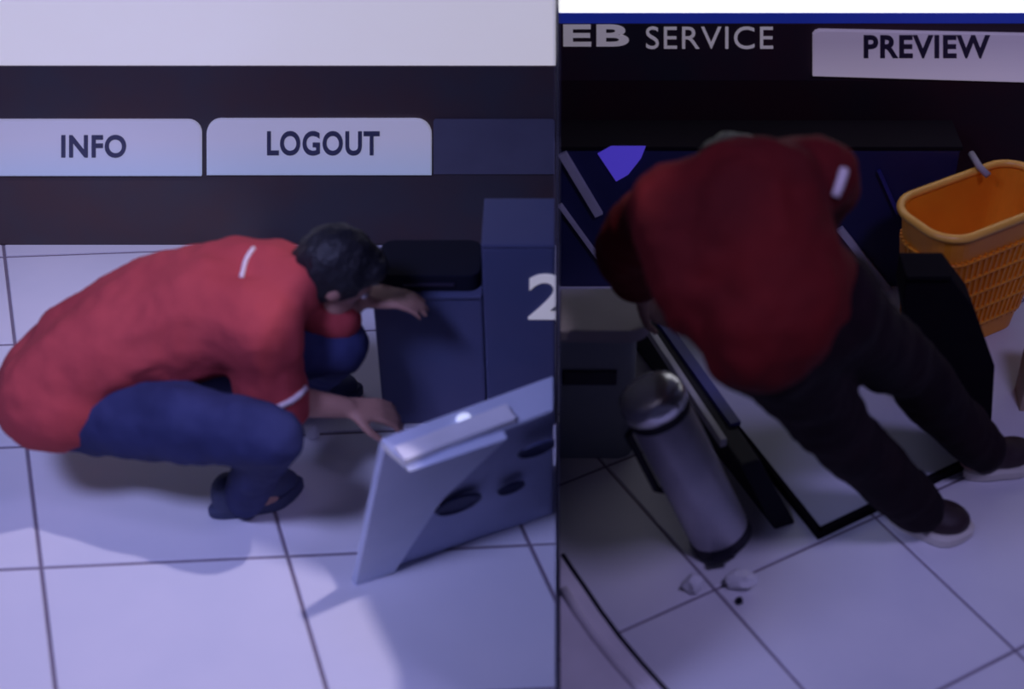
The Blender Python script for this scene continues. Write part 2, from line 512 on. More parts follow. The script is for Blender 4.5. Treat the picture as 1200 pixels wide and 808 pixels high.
# ---- open pale machine front with ledge and oval holes
zl = 0.40
P0, P1 = U(412, 684), U(652, 602)                  # foot line
P1 = P0 + (P1 - P0) * ((-0.008 - P0.x) / (P1.x - P0.x))
T0 = U(446, 514, zl); T1 = U(653, 440, zl); T1.x = -0.008      # rear edge of the top
G0 = U(474, 546, zl); G1 = U(606, 496, zl)         # front edge of the top ledge
t = thing('machine_front', 'pale grey-blue open machine front with ledge and dark oval holes', 'machine', ((P0 + P1) / 2))
n = (P1 - P0); n.z = 0; n = Vec((-n.y, n.x, 0)).normalized()        # points away from the camera
gd = (G1 - G0).normalized()
G2 = G0 + gd * ((-0.008 - G0.x) / gd.x)
td = (T1 - T0).normalized()
# body: lofted from foot outline to top outline
ft0 = U(455, 668); ft1 = P1.copy()
bm = bmesh.new()
bot = [ft0, ft1, ft1 + n * 0.16, ft0 + n * 0.10]
top = [G0 + Vec((0.02, 0.014, -0.012)), G2 + Vec((0, 0.014, -0.012)), Vec((-0.008, T1.y, zl - 0.012)), Vec((T0.x + 0.02, T0.y, zl - 0.012))]
top = [Vec((p.x, p.y, zl - 0.012)) for p in top]
prism(bm, bot, top, 0.006)
body = obj('body', bm, M['fascia_d'], t)
bm = bmesh.new()
prism(bm, [Vec((p.x, p.y, zl - 0.012)) for p in (G0, G2, T1, T0)], [Vec((p.x, p.y, zl)) for p in (G0, G2, T1, T0)], 0.004)
obj('top', bm, M['fascia'], t)
bm = bmesh.new()
q0, q1 = G0.copy(), G1.copy()
q3, q2 = U(462, 530, zl), U(594, 479, zl)
lift = Vec((0, 0, 0.016))
prism(bm, [q0, q1, q2, q3], [p + lift for p in (q0, q1, q2, q3)], 0.005)
obj('ledge', bm, M['ledge'], t, label='pale raised ledge along the front edge')
bm = bmesh.new(); ellipsoid(bm, U(543, 490, zl + 0.006), gd * 0.017, n * 0.013, Vec((0, 0, 0.008)), 2)
obj('top_highlight', bm, M['highlight'], t, smooth=True, label='small glowing dab for the white highlight on the top')  # highlight on the ledge top, put in as a glowing dab
# oval recesses in the front
fnorm = (Vec(top[0]) - Vec(bot[0])).cross(Vec(bot[1]) - Vec(bot[0])).normalized()
if fnorm.y > 0: fnorm = -fnorm
fu = (Vec(bot[1]) - Vec(bot[0])).normalized(); fv = fnorm.cross(fu).normalized()
camp = Vec((0, 0, CAMH))


def on_front(px, py):
    a = (px - CX) / F; b = -(py - CY) / F
    d = Vec((a, co + b * si, -si + b * co))
    k = (Vec(bot[0]) - camp).dot(fnorm) / d.dot(fnorm)
    return camp + d * k


# left end panel, broad at the foot, with a sloping inner edge
E = [on_front(*p) for p in ((413, 684), (458, 669), (514, 580), (592, 508), (476, 548), (447, 520))]
bm = prism(bmesh.new(), [p - fnorm * 0.008 for p in E], [p + fnorm * 0.014 for p in E], 0.003)
obj('end_panel', bm, M['fascia'], t, label='pale sloping end panel')
for px, py, ra_, rb_ in ((537, 591, 0.047, 0.030), (599, 572, 0.028, 0.018), (630, 526, 0.040, 0.022)):
    c = on_front(px, py)
    bm = bmesh.new()
    N = 20
    def ring(s, dz): return [c + fu * math.cos(2 * math.pi * k / N) * ra_ * s * (1 + 0.10 * math.sin(4 * math.pi * k / N + 1)) + fv * math.sin(2 * math.pi * k / N) * rb_ * s + fnorm * dz for k in range(N)]
    loft([ring(1.08, -0.002), ring(1.06, 0.004), ring(0.96, 0.005), ring(0.9, 0.001), ring(0.5, -0.001)], bm)
    cut(bm, Vec((-0.006, 0, 0)), Vec((1, 0, 0)))
    obj('oval_hole', bm, M['hole'], t)

# ---- scrap of white paper by the knee
def paper_scrap(name, c, r, label, m, grp=None, seed=0, cat='scrap'):
    random.seed(seed)
    bm = bmesh.new(); bmesh.ops.create_icosphere(bm, subdivisions=2, radius=1)
    for v in bm.verts:
        k = 1 + 0.45 * noise.noise(v.co * 1.7 + Vec((seed, 0, 0)))
        v.co = Vec((v.co.x * r[0], v.co.y * r[1], v.co.z * r[2])) * k
    zm = min(v.co.z for v in bm.verts)
    bmesh.ops.translate(bm, verts=bm.verts, vec=Vec(c) - Vec((0, 0, zm)))
    o = obj(name, bm, m, origin=c)
    return tag(o, label, cat, grp)


paper_scrap('paper_scrap', U(366, 514), (0.019, 0.014, 0.022), 'small white paper scrap on floor in front of the crouching knee', M['paper'], seed=3)


# ================================================================== PEOPLE
def head_parts(bm, c, fwd, up, s=1.0):
    f = Vec(fwd).normalized(); u = (Vec(up) - f * Vec(up).dot(f)).normalized(); r = f.cross(u)
    c = Vec(c)
    ellipsoid(bm, c + u * 0.02 * s, f * 0.095 * s, r * 0.074 * s, u * 0.092 * s)
    ellipsoid(bm, c + f * 0.035 * s - u * 0.055 * s, f * 0.055 * s, r * 0.052 * s, u * 0.062 * s)
    capsule(bm, c + f * 0.092 * s + u * 0.008 * s, 0.009 * s, c + f * 0.108 * s - u * 0.026 * s, 0.014 * s)
    for k in (-1, 1):
        ellipsoid(bm, c + r * k * 0.074 * s - f * 0.005, f * 0.018 * s, r * 0.010 * s, u * 0.032 * s, 2)
        ellipsoid(bm, c + f * 0.078 * s + r * k * 0.034 * s + u * 0.026 * s, f * 0.012 * s, r * 0.024 * s, u * 0.008 * s, 2)
    return f, r, u


def head_details(parent, c, f, r, u, s=1.0):
    c = Vec(c)
    for k in (-1, 1):
        bm = bmesh.new(); e = c + f * 0.078 * s + r * k * 0.032 * s + u * 0.004 * s
        ellipsoid(bm, e, f * 0.013 * s, r * 0.014 * s, u * 0.010 * s, 2)
        ob = obj('eye', bm, M['eye'], parent, smooth=True)
        bm = bmesh.new(); ellipsoid(bm, e + f * 0.010 * s, f * 0.004 * s, r * 0.006 * s, u * 0.006 * s, 2)
        obj('iris', bm, M['iris'], ob, smooth=True)
        bm = tube([e + u * 0.022 * s + r * k * (-0.016) * s, e + u * 0.027 * s + f * 0.003, e + u * 0.021 * s + r * k * 0.02 * s], [0.003, 0.0045, 0.002], 6)
        obj('eyebrow', bm, M['hair'], parent)
    bm = bmesh.new(); ellipsoid(bm, c + f * 0.086 * s - u * 0.058 * s, f * 0.008 * s, r * 0.024 * s, u * 0.008 * s, 2)
    obj('mouth', bm, M['lip'], parent, smooth=True)


def hair_bm(c, f, r, u, s=1.0):
    c = Vec(c); bm = bmesh.new()
    ellipsoid(bm, c + u * 0.033 * s - f * 0.012 * s, f * 0.102 * s, r * 0.086 * s, u * 0.098 * s)
    ellipsoid(bm, c - f * 0.045 * s - u * 0.02 * s, f * 0.066 * s, r * 0.076 * s, u * 0.075 * s)
    ellipsoid(bm, c + f * 0.055 * s + u * 0.075 * s, f * 0.05 * s, r * 0.07 * s, u * 0.036 * s)
    b = blend(bm, 0.011, 3)
    for v in b.verts:
        v.co += v.normal * 0.006 * noise.noise(Vec((v.co.x * 40, v.co.y * 40, v.co.z * 40)))
    return b


def hand(bm, wrist, d, palm, curl=0.5, s=1.0, side=1):
    """palm + five unequal bent fingers. d: pointing direction, palm: palm normal"""
    d = Vec(d).normalized(); pn = (Vec(palm) - d * Vec(palm).dot(d)).normalized(); r = d.cross(pn) * side
    w0 = Vec(wrist)
    for k in range(4):
        o0 = r * (-0.027 + 0.018 * k) * s
        capsule(bm, w0 + o0 * 0.6 + d * 0.012, 0.015 * s, w0 + o0 + d * 0.082 * s, 0.0115 * s, 1)
    for k, L in enumerate((0.062, 0.078, 0.084, 0.072)):
        p = w0 + r * (-0.029 + 0.0195 * k) * s + d * 0.085 * s
        ang = 0.15; dd = d + r * (-0.10 + 0.07 * k)
        for j in range(3):
            ang += curl * (0.8 if j else 0.5)
            q = p + (dd * math.cos(ang) + pn * math.sin(ang)).normalized() * L * (0.45, 0.32, 0.25)[j] * s
            capsule(bm, p, (0.0098, 0.009, 0.0082)[j] * s, q, (0.009, 0.0082, 0.0072)[j] * s, 1)
            p = q
    p = w0 + r * 0.028 * s + d * 0.025 * s
    q = p + (r * 0.75 + d * 0.75 + pn * 0.3).normalized() * 0.042 * s
    e = q + (r * 0.25 + d * 0.9 + pn * 0.45 * (0.5 + curl)).normalized() * 0.034 * s
    capsule(bm, p, 0.014 * s, q, 0.0115 * s, 1); capsule(bm, q, 0.0112 * s, e, 0.009 * s, 1)


def chain(bm, pts):
    for (p, a), (q, b) in zip(pts, pts[1:]): capsule(bm, p, a, q, b)


def shoe(parent, heel, toe, upm, solem, w=0.045, h=0.075):
    heel, toe = Vec(heel), Vec(toe)
    heel.z = toe.z = 0
    d = (toe - heel).normalized(); r = Vec((d.y, -d.x, 0)); L = (toe - heel).length
    def outline(g, z, zt=None):
        pts = []
        for k in range(28):
            a = 2 * math.pi * k / 28
            x = math.cos(a); y = math.sin(a)
            wd = w * (0.80 + 0.20 * x) if x < 0 else w * (0.80 + 0.26 * math.sin(math.pi * min(1, x + 0.1)))
            pts.append(heel + d * (L / 2 + x * (L / 2 + g)) + r * y * (wd + g) + Vec((0, 0, z)))
        return pts
    bm = loft([outline(0.003, 0.0), outline(0.008, 0.006), outline(0.008, 0.024), outline(0.002, 0.030)])
    so = obj('sole', bm, solem, parent)
    bm = bmesh.new()
    ellipsoid(bm, heel + d * (L * 0.62) + Vec((0, 0, 0.038)), d * L * 0.37, r * w * 0.93, Vec((0, 0, 0.034)))
    ellipsoid(bm, heel + d * (L * 0.22) + Vec((0, 0, 0.05)), d * L * 0.21, r * w * 0.84, Vec((0, 0, h * 0.62)))
    capsule(bm, heel + d * L * 0.25 + Vec((0, 0, 0.06)), w * 0.75, heel + d * L * 0.55 + Vec((0, 0, 0.05)), w * 0.6)
    b = blend(bm, 0.009, 3)
    cut(b, Vec((0, 0, 0.026)), Vec((0, 0, -1)))
    obj('shoe', b, upm, parent, smooth=True)
    return so


# ------------------------------------------------ person 1: crouching, seen from above, facing right
J = dict(
    hipN=U(118, 480, 0.29), hipF=U(120, 428, 0.31), pelvis=U(98, 452, 0.32),
    kneeN=U(318, 512, 0.37), kneeF=U(398, 405, 0.37), ankN=U(287, 580, 0.06), ankF=U(352, 455, 0.06),
    waist=U(140, 415, 0.40), chest=U(250, 365, 0.50), shN=U(304, 385, 0.52), shF=U(330, 318, 0.55),
    neck=U(345, 330, 0.57), head=U(390, 322, 0.56),
    elN=U(322, 468, 0.33), wrN=U(405, 478, 0.26), elF=U(394, 372, 0.44), wrF=U(420, 350, 0.47),
)
p1 = thing('person', 'person crouching in a red short-sleeved shirt and navy trousers by the navy cabinet', 'person', (J['pelvis'].x, J['pelvis'].y, 0))
hf = Vec((0.74, 0.22, -0.62)); hu = Vec((0.55, 0.10, 0.75))
bm = bmesh.new()
ellipsoid(bm, J['pelvis'], Vec((0.10, 0, 0)), Vec((0, 0.13, 0)), Vec((0, 0, 0.10)))
chain(bm, [(J['pelvis'], 0.10), (J['waist'], 0.095), (J['chest'], 0.105)])
capsule(bm, J['shN'], 0.052, J['shF'], 0.052)
capsule(bm, J['chest'], 0.09, (J['shN'] + J['shF']) / 2, 0.07)
capsule(bm, (J['shN'] + J['shF']) / 2, 0.058, J['head'] - Vec(hf).normalized() * 0.02, 0.05)
for h, k, a in (('hipN', 'kneeN', 'ankN'), ('hipF', 'kneeF', 'ankF')):
    chain(bm, [(J[h], 0.082), (J[k], 0.054)]); mid = J[k].lerp(J[a], 0.35)
    chain(bm, [(J[k], 0.050), (mid, 0.050), (J[a], 0.036)])
    dirf = Vec((1, 0.4, 0)); capsule(bm, J[a] - Vec((0.02, 0, 0.02)), 0.028, J[a] + dirf * 0.055 - Vec((0, 0, 0.035)), 0.020)
for sh, e, wr in (('shN', 'elN', 'wrN'), ('shF', 'elF', 'wrF')):
    chain(bm, [(J[sh], 0.048), (J[e], 0.036)]); mid = J[e].lerp(J[wr], 0.3)
    chain(bm, [(J[e], 0.035), (mid, 0.037), (J[wr], 0.025)])
hand(bm, J['wrN'], J['wrN'] - J['elN'] + Vec((0.05, 0, 0)), (0.0, 0.2, -1), 0.45, 1.0, -1)
hand(bm, J['wrF'], Vec((0.95, 0.08, -0.05)), (0.1, 0, -1), 0.35, 1.0, 1)
f, r, u = head_parts(bm, J['head'], hf, hu, 0.92)
bd = blend(bm, 0.0068, 4)
body1 = obj('body', bd, M['skin'], p1, smooth=True)
head_details(body1, J['head'], f, r, u, 0.92)
obj('hair', hair_bm(J['head'], f, r, u, 0.92), M['hair'], p1, smooth=True)
# trousers
bm = bmesh.new()
ellipsoid(bm, J['pelvis'] + Vec((0, 0, -0.01)), Vec((0.135, 0, 0)), Vec((0, 0.165, 0)), Vec((0, 0, 0.115)))
for h, k, a in (('hipN', 'kneeN', 'ankN'), ('hipF', 'kneeF', 'ankF')):
    mid = J[h].lerp(J[k], 0.55)
    chain(bm, [(J[h], 0.105), (mid, 0.092), (J[k], 0.070)])
    m2 = J[k].lerp(J[a], 0.5)
    chain(bm, [(J[k], 0.066), (m2, 0.060), (J[a] + Vec((0, 0, -0.005)), 0.052)])
obj('trousers', blend(bm, 0.012, 5, 0.009, 9), M['navy'], p1, smooth=True)
# shirt: loose back, hem over the hips, short sleeves
bm = bmesh.new()
hem = U(58, 470, 0.30)
ellipsoid(bm, hem.lerp(J['pelvis'], 0.45) + Vec((0, 0.02, 0.02)), Vec((0.155, 0, 0.02)), Vec((0, 0.19, 0.0)), Vec((0, 0, 0.125)))
chain(bm, [(U(60, 462, 0.34), 0.115), (U(100, 430, 0.38), 0.135), (U(165, 395, 0.44), 0.135), (J['chest'], 0.142)])
chain(bm, [(U(100, 408, 0.40), 0.12), (U(180, 362, 0.47), 0.12), (U(260, 340, 0.52), 0.115), (U(318, 322, 0.56), 0.075)])
chain(bm, [(J['chest'], 0.135), (J['shN'], 0.088)])
capsule(bm, J['shN'], 0.088, J['shF'], 0.076)
capsule(bm, (J['shN'] + J['shF']) / 2, 0.085, J['neck'], 0.062)
cuffN = J['shN'].lerp(J['elN'], 0.82); cuffF = J['shF'].lerp(J['elF'], 0.85)
chain(bm, [(J['shN'], 0.088), (J['shN'].lerp(J['elN'], 0.5), 0.080), (J['shN'].lerp(J['elN'], 1.05), 0.078)])
chain(bm, [(J['shF'], 0.074), (J['shF'].lerp(J['elF'], 1.05), 0.062)])
dN = (J['elN'] - J['shN']).normalized()
sh = blend(bm, 0.012, 6, 0.012, 8)
shirt = obj('shirt', sh, M['shirt'], p1, smooth=True)


# shoulder piping: short curved line lying on the shirt
from mathutils.bvhtree import BVHTree


def drape(o, pix, rad, m, parent, name, lab, lift=0.002):
    """a cord that lies on the surface of o along points seen on it"""
    me = o.data; off = ORG[o.name]
    tree = BVHTree.FromPolygons([v.co + off for v in me.vertices], [tuple(p.vertices) for p in me.polygons])
    pts = []
    for px, py in pix:
        a = (px - CX) / F; b = -(py - CY) / F
        d = Vec((a, co + b * si, -si + b * co)).normalized()
        h = tree.ray_cast(camp, d)
        if h[0] is not None: pts.append(h[0] + h[1] * lift * (1 if h[1].dot(d) < 0 else -1))
    if len(pts) > 1: return obj(name, tube(pts, rad, 6), m, parent, smooth=True, label=lab)


drape(shirt, [(298, 291), (294, 296), (290, 302), (287, 309), (285, 317), (283, 326)], 0.0055, M['trim'], shirt, 'shoulder_piping', 'white curved shoulder piping')
drape(shirt, [(275, 464), (283, 472), (295, 477), (310, 479), (325, 477), (340, 470), (350, 463), (357, 455)], 0.0075, M['trim'], shirt, 'sleeve_trim', 'white trim of the short sleeve')
shoe(p1, J['ankN'] + Vec((-0.08, -0.01, 0)), J['ankN'] + Vec((0.11, 0.09, 0)), M['shoe_l'], M['shoe_l'], 0.05, 0.10)
shoe(p1, J['ankF'] + Vec((-0.07, 0, 0)), J['ankF'] + Vec((0.14, 0.05, 0)), M['shoe_l'], M['shoe_l'], 0.05, 0.10)

# ------------------------------------------------ person 2: bending over into the blue machine, seen from behind
K = dict(
    hipL=U(898, 390, 0.80), hipR=U(962, 358, 0.80), pelvis=U(918, 365, 0.83),
    kneeL=U(985, 510, 0.42), kneeR=U(1064, 432, 0.42), ankL=U(1070, 592, 0.09), ankR=U(1142, 522, 0.09),
    waist=U(890, 315, 0.90), chest=U(880, 250, 0.96), shL=U(790, 240, 0.95), shR=U(955, 205, 1.0),
    neck=U(862, 200, 0.95), head=U(858, 232, 0.82),
    elL=U(735, 290, 0.72), wrL=U(752, 345, 0.50), elR=U(962, 235, 0.78), wrR=U(930, 290, 0.55),
)
p2 = thing('person', 'person bending over in a dark red jacket and black trousers beside the steel bin', 'person', (K['pelvis'].x, K['pelvis'].y, 0))
hf = Vec((-0.15, 0.62, -0.8)); hu = Vec((-0.1, 0.8, 0.55))
bm = bmesh.new()
capsule(bm, K['hipL'], 0.10, K['hipR'], 0.10)
chain(bm, [(K['pelvis'], 0.12), (K['waist'], 0.11), (K['chest'], 0.12)])
capsule(bm, K['shL'], 0.055, K['shR'], 0.055)
capsule(bm, K['chest'], 0.10, (K['shL'] + K['shR']) / 2, 0.08)
capsule(bm, (K['shL'] + K['shR']) / 2, 0.06, K['head'], 0.05)
for h, k, a in (('hipL', 'kneeL', 'ankL'), ('hipR', 'kneeR', 'ankR')):
    chain(bm, [(K[h], 0.085), (K[k], 0.055)]); mid = K[k].lerp(K[a], 0.35)
    chain(bm, [(K[k], 0.052), (mid, 0.052), (K[a], 0.038)])
    capsule(bm, K[a] - Vec((0, 0, 0.04)), 0.032, K[a] + Vec((0.05, 0.0, -0.06)), 0.020)
for s_, e, wr in (('shL', 'elL', 'wrL'), ('shR', 'elR', 'wrR')):
    chain(bm, [(K[s_], 0.05), (K[e], 0.038)]); mid = K[e].lerp(K[wr], 0.3)
    chain(bm, [(K[e], 0.037), (mid, 0.039), (K[wr], 0.026)])
hand(bm, K['wrL'], Vec((0.25, 0.45, -0.55)), (0.8, 0.0, -0.3), 0.4, 1.0, 1)
hand(bm, K['wrR'], Vec((0.0, 0.5, -0.6)), (-0.8, 0.0, -0.3), 0.4, 1.0, -1)
f, r, u = head_parts(bm, K['head'], hf, hu)
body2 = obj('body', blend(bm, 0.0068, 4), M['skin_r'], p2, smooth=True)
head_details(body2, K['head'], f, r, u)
obj('hair', hair_bm(K['head'], f, r, u), M['hair'], p2, smooth=True)
bm = bmesh.new()
capsule(bm, K['hipL'], 0.125, K['hipR'], 0.125); capsule(bm, K['pelvis'], 0.13, K['waist'], 0.12)
for h, k, a in (('hipL', 'kneeL', 'ankL'), ('hipR', 'kneeR', 'ankR')):
    mid = K[h].lerp(K[k], 0.5)
    chain(bm, [(K[h], 0.108), (mid, 0.090), (K[k], 0.074)])
    chain(bm, [(K[k], 0.073), (K[k].lerp(K[a], 0.5), 0.069), (K[a] + Vec((0.015, -0.005, -0.008)), 0.063)])
tr = blend(bm, 0.012, 5, 0.010, 8)
obj('trousers', tr, M['maroonblack'], p2, smooth=True)
bm = bmesh.new()
capsule(bm, K['hipL'] + Vec((-0.01, -0.02, 0.04)), 0.13, K['hipR'] + Vec((-0.04, 0, 0.05)), 0.11)
chain(bm, [(K['pelvis'] + Vec((-0.03, 0, 0.02)), 0.155), (K['waist'], 0.145), (K['chest'], 0.145)])
chain(bm, [(U(830, 340, 0.86), 0.11), (U(815, 270, 0.92), 0.12)])
capsule(bm, U(815, 270, 0.92), 0.12, K['chest'], 0.15)
capsule(bm, K['shL'], 0.085, K['shR'], 0.085)
capsule(bm, K['chest'], 0.14, (K['shL'] + K['shR']) / 2, 0.10)
capsule(bm, (K['shL'] + K['shR']) / 2, 0.085, K['neck'], 0.07)
chain(bm, [(K['shL'], 0.085), (K['elL'], 0.068), (K['wrL'].lerp(K['elL'], 0.25), 0.055)])
chain(bm, [(K['shR'], 0.080), (K['elR'], 0.065), (K['wrR'].lerp(K['elR'], 0.3), 0.05)])
jk = obj('jacket', blend(bm, 0.012, 6, 0.014, 7), M['jacket'], p2, smooth=True)
drape(jk, [(988, 199), (986, 206), (984, 213), (981, 221), (977, 230)], 0.010, M['trim'], jk, 'sleeve_trim', 'white trim at the right sleeve')
# feet turned out to the right, white soles round dark uppers
shoe(p2, U(1046, 612), U(1136, 626), M['shoe'], M['sole'], 0.056)
shoe(p2, U(1132, 560), U(1207, 536), M['shoe'], M['sole'], 0.050)

# ================================================================== RIGHT BAY OBJECTS
PF, PR, PL = U(960, 627), U(1127, 547), U(775, 395)
back = (PL - PF) * 1.0
# ---- blue machine with open base plate
t = thing('floor_plate', 'steel grey floor plate with black edging under the bending person', 'plate', ((PF + PR) / 2))
quad = [PF, PR, PR + back, PF + back]
obj('plate', slab([(p.x, p.y) for p in quad], 0.006, 0.026, 0.003), M['plate'], t)
bm = bmesh.new()
e2 = (PR - PF).normalized(); e1 = (PF - PL).normalized()
beam(PF + Vec((0, 0, 0.013)) - e1 * -0.006 - e2 * 0.012, PR + Vec((0, 0, 0.013)) + e1 * 0.006, 0.012, 0.026, bm=bm)
beam(PF + Vec((0, 0, 0.013)) - e2 * 0.006 + e1 * 0.012, PF + back + Vec((0, 0, 0.013)) - e2 * 0.006, 0.012, 0.026, bm=bm)
obj('edging', bm, M['edge'], t, label='black edging round the base plate')
# left side wall of the machine: black panel, blue ledge, silver rail on top
hz = 0.15
t = thing('low_partition', 'low black partition with silver rail between the steel bin and the floor plate', 'partition', U(880, 600))
s0 = U(908, 622); s1 = U(908, 622) - e1 * 0.95
nrm = Vec((-e1.y, e1.x, 0))
if nrm.x > 0: nrm = -nrm
bm = bmesh.new()
a, b = s0, s1
ridge0, ridge1 = U(868, 546, hz), U(735, 350, hz)
prism(bm, [a, a - nrm * 0.055, b - nrm * 0.055, b], [Vec((ridge0.x, ridge0.y, hz)), Vec((ridge0.x, ridge0.y, hz)) - nrm * 0.05, Vec((ridge1.x, ridge1.y, hz)) - nrm * 0.05, Vec((ridge1.x, ridge1.y, hz))], 0.006)
obj('side_panel', bm, M['bindark'], t, label='black side panel')
bm = beam(U(862, 498, hz + 0.004), U(752, 345, hz + 0.004), 0.028, 0.012, bevel=0.002)
obj('blue_ledge', bm, M['blue'], t, label='deep blue ledge beside the rail')
obj('rail', beam(U(848, 520, hz + 0.012), U(740, 356, hz + 0.012), 0.016, 0.024, bevel=0.003), M['rail'], t)
# rear navy body
YM = 3.46
zA = zrow(176, YM)
xr = xcol(1112, 250, YM)
t = thing('kiosk_machine', 'navy blue machine with slanting silver rails behind the bending person', 'machine', (xr / 2, YM + 0.06, 0))
obj('rear_body', box(0.008, xr, YM, YM + 0.13, 0.0, zA, 0.006), M['machine'], t)
obj('top_cover', box(0.006, xr + 0.004, YM - 0.004, YM + 0.135, zA, zA + 0.012, 0.003), M['machine_top'], t)


def strip(x0, y0, x1, y1, wd, th=0.014, m='rail', nm='rail'):
    p, q = V(x0, y0, YM - th / 2), V(x1, y1, YM - th / 2)
    return obj(nm, beam(p, q, wd, th, up=Vec((0, 1, 0)), bevel=0.002), M[m], t)


def strip2(x0, y0, x1, y1, wd, th=0.014, m='rail', nm='rail'):
    p, q = V(x0, y0, YM - th / 2), V(x1, y1, YM - th / 2)
    d = (q - p).normalized(); s = Vec((d.z, 0, -d.x)) * wd / 2; y = Vec((0, th / 2, 0))
    bm = prism(bmesh.new(), [p + s - y, p - s - y, p - s + y, p + s + y], [q + s - y, q - s - y, q - s + y, q + s + y], 0.002)
    return obj(nm, bm, M[m], t)


strip2(659, 180, 702, 252, 0.024)
strip2(656, 240, 704, 306, 0.012)
strip2(984, 268, 1046, 346, 0.020)
strip2(1030, 200, 1052, 250, 0.010, m='blue', nm='blue_trim')
tri = [(700, 180), (716, 171), (757, 171), (751, 186), (736, 205), (722, 213)]
bm = prism(bmesh.new(), [V(px, py, YM - 0.001) for px, py in tri], [V(px, py, YM - 0.008) for px, py in tri], 0.0015)
obj('violet_panel', bm, M['violet'], t, label='glowing violet panel')

# ---- block added to fill the dark area right of the machine, in front of the basket
YB = 2.86
bx = [(1058, 352), (1062, 325), (1114, 325), (1142, 362), (1166, 430), (1168, 476), (1088, 476)]
bp = [V(px, py, YB) for px, py in bx]
for p in bp[-2:]: p.z = 0.0
t = thing('dark_filler', 'black slope-sided block added to fill the dark area in front of the yellow basket', 'box', (bp[0] + bp[3]) / 2 * 1.0)
bm = prism(bmesh.new(), bp, [p + Vec((0.0, 0.10, 0)) for p in bp], 0.004)
obj('body', bm, M['edge'], t)
obj('filler_edge', beam(bp[1] + Vec((0, -0.004, 0.004)), bp[2] + Vec((0, -0.004, 0.004)), 0.012, 0.01), M['edge'], t)

# ---- grey rounded counter end at the divider
zk = 0.40
t = thing('counter', 'grey round-ended counter at the divider left of the steel bin', 'counter', (0.08, 2.75, 0))
def rounded(x0, x1, y0, y1, r):
    pts = [(x0, y1), (x0, y0)]
    for cx_, cy_, a0 in ((x1 - r, y0 + r, -90), (x1 - r, y1 - r, 0)):
        for k in range(7):
            a = math.radians(a0 + k * 15); pts.append((cx_ + r * math.cos(a), cy_ + r * math.sin(a)))
    return pts
yk0, yk1 = U(700, 388, zk).y, U(700, 338, zk).y
xk = U(762, 362, zk).x
obj('worktop', slab(rounded(0.006, xk, yk0, yk1, 0.05), zk - 0.035, zk, 0.006), M['counter_rim'], t)
obj('body', slab(rounded(0.006, xk - 0.03, yk0 + 0.015, yk1 - 0.01, 0.04), 0.0, zk - 0.035, 0.003), M['counter'], t)
obj('slot', box(0.012, xk - 0.075, yk0 + 0.006, yk0 + 0.02, 0.235, 0.275, 0.004), M['slot'], t)

# ---- steel bin leaning against the counter
bz = U(846, 642); bt = U(757, 466, 0.42)
ax = (bt - bz); Lb = ax.length; ax.normalize()
sx = ax.orthogonal().normalized()
xx = (Vec((1, 0, 0)) - ax * ax.x).normalized(); yy = ax.cross(xx)
rb = 0.069
lift = rb * math.sqrt(max(0, 1 - ax.z ** 2))
bz = bz + Vec((0, 0, lift))
t = thing('pedal_bin', 'slim steel bin with a chrome lid leaning beside the black partition', 'bin', (bz.x, bz.y, 0))
def cring(h, r_, n=32): return [bz + ax * h + (xx * math.cos(2 * math.pi * k / n) + yy * math.sin(2 * math.pi * k / n)) * r_ for k in range(n)]
obj('base_ring', loft([cring(0.0, rb * 0.98), cring(0.004, rb * 1.03), cring(0.026, rb * 1.03), cring(0.03, rb)]), M['bindark'], t)
obj('shell', loft([cring(0.028, rb * 0.985), cring(0.03, rb), cring(Lb * 0.86, rb), cring(Lb * 0.865, rb * 0.98)]), M['steel'], t, smooth=True)
obj('collar', loft([cring(Lb * 0.835, rb * 1.012), cring(Lb * 0.88, rb * 1.012)]), M['bindark'], t, label='dark gap under the lid')
dome = [cring(Lb * 0.88, rb * 0.99), cring(Lb * 0.885, rb * 1.06), cring(Lb * 0.935, rb * 1.06), cring(Lb * 0.97, rb * 1.0), cring(Lb * 0.99, rb * 0.82), cring(Lb, rb * 0.4)]
obj('lid', loft(dome), M['chrome'], t, smooth=True)
obj('pedal', beam(bz + ax * 0.018 - yy * (rb * 0.9) , bz + ax * 0.018 - yy * (rb * 1.25), 0.05, 0.012, up=ax, bevel=0.003), M['bindark'], t)
hs = [bz + ax * (Lb * 0.80) - xx * rb * 0.98, bz + ax * (Lb * 0.78) - xx * rb * 1.2, bz + ax * (Lb * 0.42) - xx * rb * 1.2, bz + ax * (Lb * 0.40) - xx * rb * 0.98]
obj('handle', tube(hs, 0.009, 8), M['bindark'], t, smooth=True, label='dark side handle')

# ---- litter in front of the bin
paper_scrap('paper_scrap', U(812, 692), (0.022, 0.019, 0.026), 'crumpled white paper lump below the bin, left one', M['paper'], 'litter by the bin', 11)
paper_scrap('paper_scrap', U(868, 688), (0.036, 0.024, 0.022), 'wide flat white paper scrap below the bin, right one', M['paper'], 'litter by the bin', 14)
paper_scrap('bottle_cap', U(866, 707), (0.009, 0.009, 0.008), 'tiny black bit on the floor below the paper scraps', M['black'], None, 6, 'litter')

